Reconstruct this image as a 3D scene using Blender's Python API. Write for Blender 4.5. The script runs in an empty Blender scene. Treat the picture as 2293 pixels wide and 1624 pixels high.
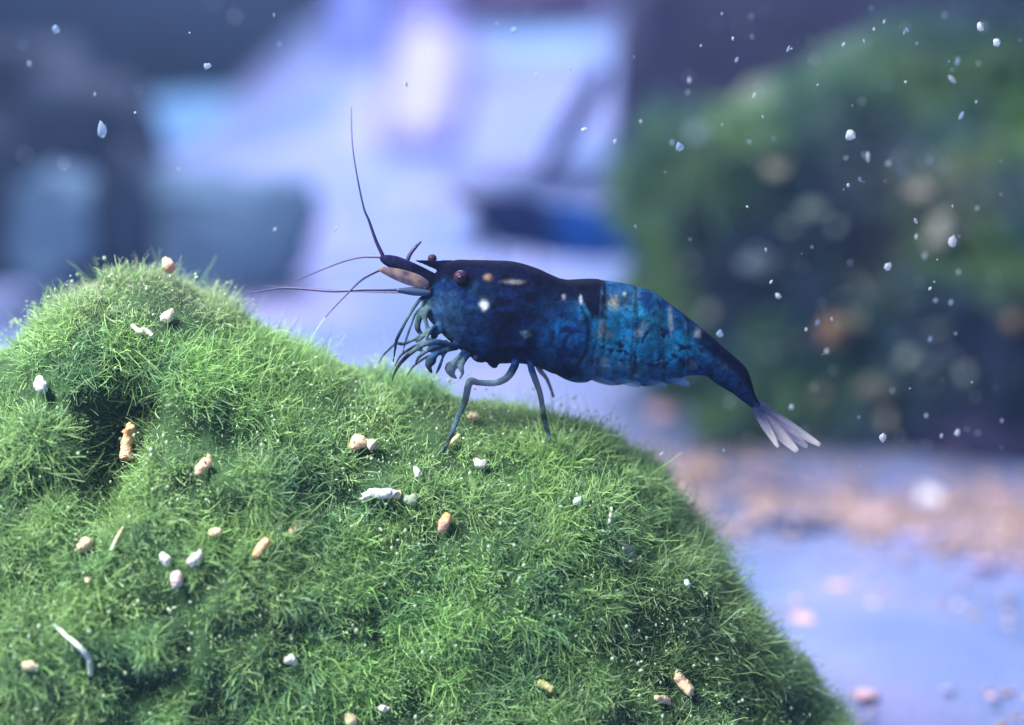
import bpy, bmesh, math, random
import numpy as np
from mathutils import Vector
from mathutils.bvhtree import BVHTree

# ------------------------------------------------------------------ scene, camera, world, lamps (1 unit = 1 cm)
S = bpy.context.scene
S.unit_settings.scale_length = 0.01
COL = S.collection
TH = math.radians(12); D = 12.0; W = 6.4
CT, ST = math.cos(TH), math.sin(TH)
CAM = np.array([0, -D*CT, D*ST])
cd = bpy.data.cameras.new('camera'); cam = bpy.data.objects.new('camera', cd); COL.objects.link(cam)
cam.location = CAM; cam.rotation_euler = (math.pi/2-TH, 0, 0)
cd.sensor_width = 36; cd.lens = 36*D/W; cd.clip_start = 0.05; cd.clip_end = 500
cd.dof.use_dof = True; cd.dof.focus_distance = D-0.2; cd.dof.aperture_fstop = cd.lens*0.001/0.40
S.camera = cam
S.view_settings.view_transform = 'Standard'; S.view_settings.look = 'None'
S.view_settings.exposure = 0; S.view_settings.gamma = 1

w = bpy.data.worlds.new("World"); S.world = w; w.use_nodes = True
bg = w.node_tree.nodes['Background']; bg.inputs[0].default_value = (0.14, 0.30, 0.90, 1); bg.inputs[1].default_value = 0.36

def lamp(name, loc, target, sx, sy, power, color):
    l = bpy.data.lights.new(name, 'AREA'); l.shape = 'RECTANGLE'; l.size = sx; l.size_y = sy; l.energy = power; l.color = color
    o = bpy.data.objects.new(name, l); COL.objects.link(o); o.location = loc
    o.rotation_euler = (Vector(target)-Vector(loc)).to_track_quat('-Z', 'Y').to_euler()
lamp('tank_lamp', (-9, -6, 12.5), (-1, 0, -1), 8, 3, 11800, (1.0, 0.98, 0.90))
lamp('tank_lamp_middle', (7, 10, 18), (6, 12, -2), 12, 5, 2100, (0.80, 0.92, 1.0))
lamp('tank_lamp_far', (-3, 33, 25), (-3, 32, -3), 16, 10, 27000, (0.90, 0.92, 1.0))

# ------------------------------------------------------------------ helpers
def at(px, py, Y):
    sx = (px-1146.5)/2293*W/D; sy = -(py-812)/2293*W/D
    d = np.array([sx, CT+sy*ST, -ST+sy*CT])
    return CAM + d*((Y-CAM[1])/d[1])
def ray(px, py):
    sx = (px-1146.5)/2293*W/D; sy = -(py-812)/2293*W/D
    return Vector((sx, CT+sy*ST, -ST+sy*CT)).normalized()
def project(P):
    R = P-CAM; f = R[:, 1]*CT-R[:, 2]*ST; u = R[:, 1]*ST+R[:, 2]*CT
    return 1146.5+R[:, 0]/f*2293*D/W, 812-u/f*2293*D/W

def _h(ix, iy, iz, s):
    n = (ix*374761393 + iy*668265263 + iz*2147483647 + s*1274126177) & 0xffffffff
    n = ((n ^ (n >> 13))*1274126177) & 0xffffffff
    n = ((n ^ (n >> 16))*2246822519) & 0xffffffff
    return ((n ^ (n >> 15)) & 0xffff)/65535.0
def vn(P, f, s=0):
    Q = np.asarray(P, float)*f + 1000.0; i = np.floor(Q).astype(np.int64); t = Q-i; t = t*t*(3-2*t); r = 0
    for a in (0, 1):
        for b in (0, 1):
            for c in (0, 1):
                r = r + _h(i[:, 0]+a, i[:, 1]+b, i[:, 2]+c, s)*(t[:, 0] if a else 1-t[:, 0])*(t[:, 1] if b else 1-t[:, 1])*(t[:, 2] if c else 1-t[:, 2])
    return r
def fbm(P, f, s=0, o=3):
    r = 0; a = 1; k = 0
    for j in range(o):
        r = r + vn(P, f*2**j, s+j*7)*a; k += a; a *= .5
    return r/k
def sm(x, a, b):
    t = np.clip((x-a)/(b-a), 0, 1); return t*t*(3-2*t)
def mixc(A, B, t): return A*(1-t[:, None])+np.asarray(B)[None, :]*t[:, None]

def mesh_np(name, V, F, mat=None, parent=None, col=None, smooth=True):
    V = np.asarray(V, np.float32); F = np.asarray(F, np.int32); k = F.shape[1]
    me = bpy.data.meshes.new(name); me.vertices.add(len(V)); me.vertices.foreach_set('co', V.ravel())
    me.loops.add(F.size); me.loops.foreach_set('vertex_index', F.ravel())
    me.polygons.add(len(F)); me.polygons.foreach_set('loop_start', np.arange(len(F), dtype=np.int32)*k)
    if smooth: me.polygons.foreach_set('use_smooth', np.ones(len(F), bool))
    me.update(calc_edges=True)
    if col is not None: setcol(me, col)
    return link(name, me, mat, parent)
def setcol(me, col):
    c = np.ones((len(col), 4), np.float32); c[:, :col.shape[1]] = col
    a = me.color_attributes.new('tint', 'FLOAT_COLOR', 'POINT'); a.data.foreach_set('color', c.ravel())
def link(name, me, mat=None, parent=None):
    o = bpy.data.objects.new(name, me); COL.objects.link(o)
    if mat and not me.materials: me.materials.append(mat)
    if parent: o.parent = parent; o.matrix_parent_inverse = parent.matrix_world.inverted()
    return o
def empty(name, loc):
    o = bpy.data.objects.new(name, None); COL.objects.link(o); o.location = loc; o.empty_display_size = .1
    o.matrix_world = __import__('mathutils').Matrix.Translation(loc); return o
def tag(o, label=None, cat=None, group=None, kind=None):
    if label: o['label'] = label
    if cat: o['category'] = cat
    if group: o['group'] = group
    if kind: o['kind'] = kind
    return o

class G:                       # gathers geometry, quads+tris kept as bmesh-free lists
    def __init__(s): s.V = []; s.F = []; s.n = 0
    def add(s, V, F):
        s.V.append(np.asarray(V, float)); s.F += [tuple(i+s.n for i in f) for f in F]; s.n += len(V)
    def obj(s, name, mat, parent=None, smooth=True):
        me = bpy.data.meshes.new(name); me.from_pydata(np.vstack(s.V).tolist(), [], s.F)
        if smooth: me.polygons.foreach_set('use_smooth', np.ones(len(me.polygons), bool))
        return link(name, me, mat, parent)
def cr(pts, n):                # catmull-rom through rows of an array
    P = np.asarray(pts, float); m = len(P); out = []
    for q in np.linspace(0, m-1, n):
        i = min(int(q), m-2); t = q-i
        p0 = P[max(i-1, 0)]; p1 = P[i]; p2 = P[i+1]; p3 = P[min(i+2, m-1)]
        out.append(.5*((2*p1)+(-p0+p2)*t+(2*p0-5*p1+4*p2-p3)*t*t+(-p0+3*p1-3*p2+p3)*t**3))
    return np.array(out)
def tube(pts, n=14, k=8, flat=1.0):       # rows x,y,z,r ; a closed tapered tube
    R = cr(pts, n); C = R[:, :3]; r = np.maximum(R[:, 3], .0008); T = np.gradient(C, axis=0); T /= np.linalg.norm(T, axis=1)[:, None]+1e-9
    ref = np.array([0, 1., 0]); V = []; 
    for i in range(n):
        a = np.cross(T[i], ref); a /= np.linalg.norm(a)+1e-9; b = np.cross(T[i], a)
        for j in range(k):
            q = 2*math.pi*j/k; V.append(C[i]+r[i]*(a*math.cos(q)+b*math.sin(q)*flat))
    F = [(i*k+j, i*k+(j+1) % k, (i+1)*k+(j+1) % k, (i+1)*k+j) for i in range(n-1) for j in range(k)]
    V += [C[0]-T[0]*r[0]*.6, C[-1]+T[-1]*r[-1]*.6]; a = n*k
    F += [(a, (j+1) % k, j) for j in range(k)] + [(a+1, (n-1)*k+j, (n-1)*k+(j+1) % k) for j in range(k)]
    return np.array(V), F
_ico = {}
def ico(sub):
    if sub not in _ico:
        bm = bmesh.new(); bmesh.ops.create_icosphere(bm, subdivisions=sub, radius=1)
        _ico[sub] = (np.array([v.co[:] for v in bm.verts]), np.array([[v.index for v in f.verts] for f in bm.faces])); bm.free()
    return _ico[sub]
def lump(c, rad, sub=3, amp=.3, f=1.5, seed=0, power=1.0):
    V, F = ico(sub); V = V.copy()
    if power != 1.0: V = np.sign(V)*np.abs(V)**power
    k = 1+amp*(fbm(V+seed*3.7, f, seed)-.5)*2
    return V*k[:, None]*np.asarray(rad)+np.asarray(c), F

# ------------------------------------------------------------------ materials
def mat(name, color=(.5, .5, .5), rough=.6, attr=False, translucent=0.0, spec=.3, noise=None, alpha=1.0, bump=None, coat=0):
    m = bpy.data.materials.new(name); m.use_nodes = True; nt = m.node_tree; N = nt.nodes; L = nt.links
    p = N['Principled BSDF']; out = N['Material Output']
    p.inputs['Roughness'].default_value = rough; p.inputs['Specular IOR Level'].default_value = spec
    p.inputs['Coat Weight'].default_value = coat; p.inputs['Coat Roughness'].default_value = .25
    src = None
    if attr:
        a = N.new('ShaderNodeAttribute'); a.attribute_name = 'tint'; src = a.outputs['Color']
    elif noise:
        tc = N.new('ShaderNodeTexCoord'); nz = N.new('ShaderNodeTexNoise'); nz.inputs['Scale'].default_value = noise[0]; nz.inputs['Detail'].default_value = 6
        L.new(tc.outputs['Object'], nz.inputs['Vector']); rp = N.new('ShaderNodeValToRGB')
        cs = noise[1]; els = rp.color_ramp.elements
        for i, (pos, c) in enumerate(cs):
            e = els[i] if i < 2 else els.new(pos)
            e.position = pos; e.color = (*c, 1)
        L.new(nz.outputs['Fac'], rp.inputs['Fac']); src = rp.outputs['Color']
    if src: L.new(src, p.inputs['Base Color'])
    else: p.inputs['Base Color'].default_value = (*color, 1)
    if bump:
        tc = N.new('ShaderNodeTexCoord'); nb = N.new('ShaderNodeTexNoise'); nb.inputs['Scale'].default_value = bump[0]; nb.inputs['Detail'].default_value = 5
        L.new(tc.outputs['Object'], nb.inputs['Vector']); b = N.new('ShaderNodeBump'); b.inputs['Strength'].default_value = bump[1]; b.inputs['Distance'].default_value = bump[2]
        L.new(nb.outputs['Fac'], b.inputs['Height']); L.new(b.outputs['Normal'], p.inputs['Normal'])
    s = p.outputs[0]
    if translucent:
        t = N.new('ShaderNodeBsdfTranslucent'); mx = N.new('ShaderNodeMixShader'); mx.inputs[0].default_value = translucent
        if src: L.new(src, t.inputs[0])
        else: t.inputs[0].default_value = (*color, 1)
        L.new(s, mx.inputs[1]); L.new(t.outputs[0], mx.inputs[2]); s = mx.outputs[0]
    if alpha < 1 or alpha == 'attr' :
        pass
    if alpha < 1:
        tr = N.new('ShaderNodeBsdfTransparent'); mx = N.new('ShaderNodeMixShader'); mx.inputs[0].default_value = alpha
        L.new(tr.outputs[0], mx.inputs[1]); L.new(s, mx.inputs[2]); s = mx.outputs[0]
    L.new(s, out.inputs[0]); return m

M_moss = mat('moss_green', attr=True, rough=.5, translucent=.35, spec=.2)
M_mbase = mat('moss_bed', noise=(3, [(.3, (.012, .03, .015)), (.7, (.03, .08, .025))]), rough=.9)
M_pellet = mat('pellet', attr=True, rough=.7, translucent=.25, spec=.15, bump=(30, .8, .02))
M_speck = mat('speck_white', noise=(1.3, [(.4, (.36, .42, .52)), (.6, (.72, .74, .80))]), rough=.6, spec=.1, translucent=.35, alpha=.7)
M_speckb = mat('speck_blue', (.30, .42, .62), rough=.6, spec=.1, translucent=.35, alpha=.45)
M_sand = mat('sand_blue', noise=(.35, [(.36, (.10, .15, .32)), (.5, (.15, .19, .39)), (.66, (.24, .23, .46))]), rough=.9, bump=(9, .5, .05))
M_wall = mat('dark_back', noise=(.12, [(.35, (.006, .018, .06)), (.65, (.02, .045, .13))]), rough=.7)

# ------------------------------------------------------------------ setting
FZ = -3.2
def sheet():
    xs = np.linspace(-45, 45, 181); ys = np.linspace(-6, 76, 165); X, Y = np.meshgrid(xs, ys)
    P = np.stack([X.ravel(), Y.ravel(), np.zeros(X.size)], 1)
    P[:, 2] = FZ + (fbm(P, .35, 4)-.5)*.5 + (fbm(P, 2.2, 9)-.5)*.12
    P[:, 2] += 3.7*sm(P[:, 1], 27, 52)*sm(P[:, 0]+(P[:, 1]-50)*.08, -11, -5.5)*sm(-P[:, 0], -9, -4)     # a bank of sand heaped against the back
    i = np.arange(164*181).reshape(164, 181)[:, :-1].ravel()
    F = np.stack([i, i+1, i+182, i+181], 1)
    return mesh_np('sand_floor', P, F, M_sand)
tag(sheet(), kind='structure')
g = G(); V = [(-45, 75, FZ-1), (45, 75, FZ-1), (45, 75, 13), (-45, 75, 13), (-45, 76, FZ-1), (45, 76, FZ-1), (45, 76, 13), (-45, 76, 13)]
g.add(V, [(0, 1, 2, 3), (7, 6, 5, 4), (0, 4, 5, 1), (3, 2, 6, 7), (0, 3, 7, 4), (1, 5, 6, 2)])
tag(g.obj('back_wall', M_wall, smooth=False), kind='structure')

# ------------------------------------------------------------------ blurred things behind
def rock(name, px, py, Y, rx, ry, depth, m, label, cat, seed, amp=.25, f=1.2, power=.85, sub=4):
    c = at(px, py, Y); k = (Y-CAM[1])/D/358.3
    V, F = lump((0, 0, 0), (rx*k, depth, ry*k), sub, amp, f, seed, power)
    o = mesh_np(name, V, F, m); o.location = c; return tag(o, label, cat)
def nm(n, a, b, s=1.2, **kw): return mat(n, noise=(s, [(.35, a), (.65, b)]), rough=.8, **kw)
M_pale = nm('pale_blue_stone', (.10, .22, .42), (.16, .31, .52), .5)
M_grey = nm('grey_stone', (.13, .16, .26), (.19, .20, .32), .5)
M_slate = nm('slate_stone', (.03, .075, .16), (.075, .14, .25), .5)
M_navy = nm('navy_stone', (.003, .010, .04), (.008, .022, .07), .5)
M_indigo = nm('indigo_rock', (.008, .010, .045), (.026, .024, .085), .9)
M_wood = nm('purple_wood', (.05, .03, .10), (.10, .06, .16), .8)
M_lilac = mat('lilac_beam', (.40, .38, .74), rough=.35, translucent=.3)  # beam glow put into the colour of the two tubes
M_lilacb = mat('blue_beam', (.26, .32, .76), rough=.35, translucent=.3)

rock('stone', 490, 290, 48, 280, 75, 3, M_pale, 'long pale blue stone lying far back on the left', 'stone', 3, amp=.35)
rock('stone', 1200, 150, 46, 165, 75, 2, M_pale, 'pale blue low stone beside the dark rock edge', 'stone', 5, amp=.3)
rock('stone', 470, 520, 21, 240, 145, 1.2, M_slate, 'broad grey blue stone behind the moss hill', 'stone', 8, amp=.5)
rock('stone', 130, 520, 19.5, 95, 140, .8, M_slate, 'upright grey blue stone at the left edge', 'stone', 9, amp=.5, f=1.6)
rock('driftwood', 1200, -20, 33, 175, 75, 1.5, M_wood, 'dark purple piece of driftwood hanging in at the top', 'driftwood', 14)
rock('rock', 20, 480, 24, 330, 330, 2, M_navy, 'tall navy blue rock cut by the left frame edge', 'rock', 15, amp=.55, f=1.6)
rock('rock', 285, 500, 20, 60, 170, .8, M_navy, 'narrow dark rock between two grey stones on the left', 'rock', 16)
rock('rock', 300, 60, 60, 450, 185, 3, M_navy, 'broad dark rock across the upper left background', 'rock', 19, amp=.2)
rock('rock', 1770, 250, 19, 395, 430, 3.5, M_indigo, 'large dark indigo rock rising behind the mossy rock', 'rock', 21, amp=.14, power=.6, sub=5)
rock('rock', 2300, 950, 10.5, 330, 100, 1.4, M_indigo, 'low dark indigo stone at the foot of the mossy rock on the right', 'rock', 23, amp=.3)

rock('stone', 1730, 1640, .9, 125, 215, .5, nm('deep_blue_stone', (.01, .03, .12), (.02, .06, .2), 3), 'dark blue stone peeking out from behind the right slope of the moss hill', 'stone', 41)

def beam(pts, m, label, Y):  # solid pale tube standing in for a streak of light
    g = G(); k = (Y-CAM[1])/D/358.3
    g.add(*tube([(*at(a, b, Y+dy), r*k) for a, b, dy, r in pts], 30, 20))
    return tag(g.obj('light_beam', m), label, 'beam', 'tubes standing in for a light beam at the back of the tank')
beam([(968, -80, 0, 80), (962, 120, 0, 86), (950, 240, -3, 90), (930, 330, -6, 70)], M_lilac, 'pale lilac pipe, light modelled as a tube, the right one of two, bending down to the sand', 41)
beam([(800, -80, 0, 62), (802, 80, 0, 66), (800, 230, 0, 74), (800, 290, -2, 60)], M_lilacb, 'pale blue pipe left of the lilac one, light modelled as a tube', 44)

# dark plant stem above the second shrimp
g = G(); Y = 17
g.add(*tube([(*at(1350, 160, Y), .12), (*at(1305, 240, Y), .17), (*at(1255, 320, Y), .14), (*at(1205, 420, Y), .09)], 16, 8))
tag(g.obj('plant_stem', nm('dark_stem', (.01, .02, .09), (.02, .04, .16))), 'slanting dark blue stem above the second shrimp', 'plant')

# ------------------------------------------------------------------ strands
def flowf(P, k, s):
    return np.stack([vn(P, k, s)-.5, vn(P, k, s+1)-.5, vn(P, k, s+2)-.5], 1)
rng = np.random.default_rng(7)
def strands(P, N, L, wd, seg, flow, spread, c0, c1, up=0.0, curl=.5):
    n = len(P); d = N*1.0 + flow + rng.normal(size=(n, 3))*spread; d /= np.linalg.norm(d, axis=1)[:, None]
    bend = rng.normal(size=(n, 3))*curl; bend[:, 2] += up
    side = np.cross(d, rng.normal(size=(n, 3))); side /= np.linalg.norm(side, axis=1)[:, None]+1e-9
    pts = [P-N*.03]; cur = P.copy(); st = (L/seg)[:, None]; 
    V = np.zeros((n, seg+1, 2, 3)); C = np.zeros((n, seg+1, 2, 3))
    p = P-N*.03
    for i in range(seg+1):
        wv = side*(wd*(1-.65*i/seg))[:, None]*.5
        V[:, i, 0] = p-wv; V[:, i, 1] = p+wv
        c = c0*(1-i/seg)+c1*(i/seg); C[:, i, 0] = c; C[:, i, 1] = c
        p = p+d*st; d = d+bend/seg*1.3; bend = bend+rng.normal(size=(n, 3))*curl*.5; d /= np.linalg.norm(d, axis=1)[:, None]
    b = (np.arange(n)*(seg+1)*2)[:, None]+np.arange(seg)[None, :]*2; b = b.ravel()
    F = np.stack([b, b+1, b+3, b+2], 1)
    return V.reshape(-1, 3), F, C.reshape(-1, 3)
def sample(V, F, n, weight=None):
    T = F if F.shape[1] == 3 else np.vstack([F[:, [0, 1, 2]], F[:, [0, 2, 3]]])
    a, b, c = V[T[:, 0]], V[T[:, 1]], V[T[:, 2]]; cr_ = np.cross(b-a, c-a); A = np.linalg.norm(cr_, axis=1)+1e-12; Nn = cr_/A[:, None]
    pr = A if weight is None else A*weight((a+b+c)/3)
    i = rng.choice(len(T), n, p=pr/pr.sum()); u = rng.random((n, 1)); v = rng.random((n, 1)); f = u+v > 1; u = np.where(f, 1-u, u); v = np.where(f, 1-v, v)
    return a[i]+(b-a)[i]*u+(c-a)[i]*v, Nn[i]

# ------------------------------------------------------------------ moss hill in front
sil = [(-500, 1000), (-250, 930), (-60, 850), (20, 790), (90, 725), (190, 645), (260, 628), (340, 628), (430, 658), (560, 735), (700, 805), (850, 855), (1050, 908), (1250, 950), (1370, 985), (1480, 1090), (1580, 1235), (1680, 1390), (1810, 1520), (1900, 1640), (1990, 1800), (2080, 2000)]
RY = .35
sw = np.array([at(a, b, RY) for a, b in sil])
def hill():
    nu, nv = 300, 170
    xs = np.linspace(sw[0, 0], sw[-1, 0], nu); zr = np.interp(xs, sw[:, 0], sw[:, 2])
    k = np.ones(9)/9; zr = np.convolve(np.pad(zr, 4, 'edge'), k, 'valid')
    ph = np.radians(np.linspace(-85, 92, nv)); X, PH = np.meshgrid(xs, ph, indexing='ij'); Z = np.repeat(zr[:, None], nv, 1)
    H = np.maximum(Z-(FZ-.3), .25); A = 1.35*np.sqrt(np.clip(H/3.2, .12, 1.1))
    Yv = RY-A*np.sin(PH)*np.where(PH < 0, 1.2, 1); Zv = Z-H*(1-np.cos(PH))
    P = np.stack([X.ravel(), Yv.ravel(), Zv.ravel()], 1)
    i = (np.arange(nu-1)[:, None]*nv+np.arange(nv-1)[None, :]).ravel()
    F = np.stack([i, i+1, i+nv+1, i+nv], 1)
    def normals(P):
        Q = P.reshape(nu, nv, 3); n = np.cross(np.gradient(Q, axis=1), np.gradient(Q, axis=0)).reshape(-1, 3); n /= np.linalg.norm(n, axis=1)[:, None]+1e-9
        return n
    n = normals(P)
    if n[nv//2+nv*20][2] < 0: n = -n
    rk = .15+.85*sm(np.abs(PH.ravel()+.1), .25, .9)
    P = P+n*rk[:, None]*(((fbm(P, 1.1, 3)-.5)*.46+(fbm(P, 2.6, 5)-.5)*.44+(np.abs(fbm(P, 5.5, 15)-.5))*.22)[:, None])
    for (a, b, r, dp) in HOLES:
        c = at(a, b, -.35); d2 = np.hypot((P[:, 0]-c[0]), (P[:, 2]-c[2])); P = P-n*((dp*np.exp(-(d2/r)**2))*(P[:, 1] < .4))[:, None]
    return P, F
HOLES = [(255, 935, .25, .50), (225, 1060, .25, .55), (80, 1095, .14, .42), (330, 910, .13, .28), (1130, 1440, .15, .15), (1235, 1130, .12, .08), (560, 1150, .14, .12), (800, 1560, .16, .14), (350, 1430, .16, .12), (1480, 1250, .14, .1)]
HP, HF = hill()
BV = BVHTree.FromPolygons(HP.tolist(), HF.tolist())
tri_n = np.cross(HP[HF[:, 1]]-HP[HF[:, 0]], HP[HF[:, 3]]-HP[HF[:, 0]])
if tri_n[len(tri_n)//2][2] < 0: HF = HF[:, ::-1]
moss = empty('moss_hill', (0, RY, FZ)); tag(moss, 'bushy bright green moss hill under the near shrimp', 'moss')
mesh_np('bed', HP, HF, M_mbase, moss)

def wgt(P):
    px, py = project(P); w_ = ((px > -120) & (px < 2420) & (py > 500) & (py < 1750)).astype(float)*(.02+(P[:, 1] > -2.0))*np.where(P[:, 1] > RY+.5, .15, 1)
    for (a, b, r, dp) in HOLES[:4]:
        w_ = w_*(1-.93*np.exp(-(((px-a)**2+(py-b)**2)/(r*330)**2)))
    return w_+1e-6
def moss_part(n, Lr, wd, spread, flow_k, up, curl, bright, seed, name, seg=4, filt=None):
    P, N = sample(HP, HF, n, wgt)
    if filt is not None:
        k = filt(P); P = P[k]; N = N[k]; n = len(P)
    fl = flowf(P, 1.6, 20)*flow_k + flowf(P, 5.0, 40)*flow_k*.9
    fl[:, 0] += .22
    L = rng.uniform(*Lr, n)*(.5+1.0*sm(fbm(P, 3.4, 60), .35, .65))
    px, py = project(P)
    t = fbm(P, 1.3, 70); t2 = fbm(P, 5, 80)
    base = np.array([.140, .27, .078])[None]*np.ones((n, 1))
    base = mixc(base, (.17, .34, .09), sm(t, .45, .7)); base = mixc(base, (.04, .15, .06), sm(t2, .5, .7)*.8)
    yel = np.exp(-((px-1130)**2/260**2+(py-950)**2/60**2)); base = mixc(base, (.17, .24, .06), yel*.6)
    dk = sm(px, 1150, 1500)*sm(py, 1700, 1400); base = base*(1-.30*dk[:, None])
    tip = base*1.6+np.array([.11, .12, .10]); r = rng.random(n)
    gr = sm(py+vn(P, 4, 90)*60, 790, 690)*(px < 600); tip = mixc(tip, (.42, .40, .36), gr*.7*(r > .35))
    pale = (r > .86)*(fbm(P, 3.0, 95) > .45) > 0; tip[pale] = tip[pale]*.5+np.array([.40, .52, .44])*.6
    v = rng.uniform(.65, 1.35, n)[:, None]*bright
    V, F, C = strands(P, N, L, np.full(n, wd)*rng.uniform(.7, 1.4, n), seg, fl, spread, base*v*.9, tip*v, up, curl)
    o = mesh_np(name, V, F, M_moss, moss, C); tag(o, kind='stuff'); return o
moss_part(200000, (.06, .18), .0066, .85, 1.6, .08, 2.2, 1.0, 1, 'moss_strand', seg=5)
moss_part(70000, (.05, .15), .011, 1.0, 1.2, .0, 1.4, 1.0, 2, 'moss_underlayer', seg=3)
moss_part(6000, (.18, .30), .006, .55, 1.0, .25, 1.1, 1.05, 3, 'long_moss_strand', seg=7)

# tiny pale bits among the moss
P, N = sample(HP, HF, 3200, wgt); g = G(); random.seed(5)
kk = fbm(P, 2.2, 97)+rng.random(3200)*.25 > .62; P = P[kk]; N = N[kk]
for i in range(len(P)):
    r = random.choice([.004, .005, .006, .008, .010]); V, F = lump(P[i]+N[i]*random.uniform(.06, .17), (r*random.uniform(.5, 1.6), r, r*random.uniform(.6, 1.9)), 1, .7, 2, i)
    g.add(V, F.tolist())
tag(g.obj('pale_grit', mat('grit', (.42, .55, .38), rough=.35, translucent=.3), moss), kind='stuff')

# ------------------------------------------------------------------ pellets and debris lying in the moss
CR = (.68, .57, .40); WH = (.66, .67, .68); TN = (.72, .42, .20); PK = (.80, .50, .42); PE = (.82, .58, .40)
def on_hill(px, py, lift):
    h = BV.ray_cast(Vector(CAM), ray(px, py)); 
    p = h[0] if h[0] is not None else Vector(at(px, py, RY))
    return p - ray(px, py)*lift*1.0
def pellet(pts, c1, c2, label, name='food_pellet', cat='food pellet', lift=.10, seed=0, k=16, amp=.5):
    P = [np.array(on_hill(a, b, lift)) for a, b, r in pts]; c = np.mean(P, 0)
    rr = max(r for a, b, r in pts)/358.3; rd = random.Random(seed+3); VS = []; FS = []; n_ = 0
    if rr < .017 or cat != 'food pellet':
        V, F = tube([(*(p-c), r/358.3) for p, (a, b, r) in zip(P, pts)], 22, 12); V = np.array(V); V = V*(1+((fbm(V+seed*1.3, .5/rr, seed)-.5)*.25)[:, None])
    else:
        v_, f_ = tube([(*(p-c), r/358.3*.95) for p, (a, b, r) in zip(P, pts)], 26, 18); v_ = np.array(v_); v_ = v_*(1+((fbm(v_+seed*1.3, .7/rr, seed)-.5)*.75+(fbm(v_+seed, 1.9/rr, seed+5)-.5)*.5)[:, None]); VS.append(v_); FS += [tuple(f) for f in f_]; n_ = len(v_)
        Q = cr([(*(p-c), r/358.3) for p, (a, b, r) in zip(P, pts)], 4)
        for j in range(4):
            m_ = Q[j % 4]; r_ = m_[3]*rd.uniform(.3, .5); o_ = np.array([rd.gauss(0, 1) for _ in range(3)]); o_ = o_/np.linalg.norm(o_)*.6*m_[3]
            v2, f2 = lump((0, 0, 0), (r_*rd.uniform(.5, 1.6), r_*.6, r_*rd.uniform(.5, 1.6)), 3, .6, 1.6, seed*13+j); VS.append(v2+m_[:3]+o_); FS += [tuple(x+n_ for x in f) for f in f2.tolist()]; n_ += len(v2)
        V = np.vstack(VS); F = FS
    t = sm(fbm(V+seed, 12, seed+3), .35, .65); col = mixc(np.tile(np.array(c1, float), (len(V), 1)), c2, t)
    me = bpy.data.meshes.new(name); me.from_pydata(V.tolist(), [], F); me.polygons.foreach_set('use_smooth', np.ones(len(me.polygons), bool)); setcol(me, col)
    o = link(name, me, M_pellet); o.location = c; tag(o, label, cat, 'bits of food and debris lying on the moss')
    return o
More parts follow.
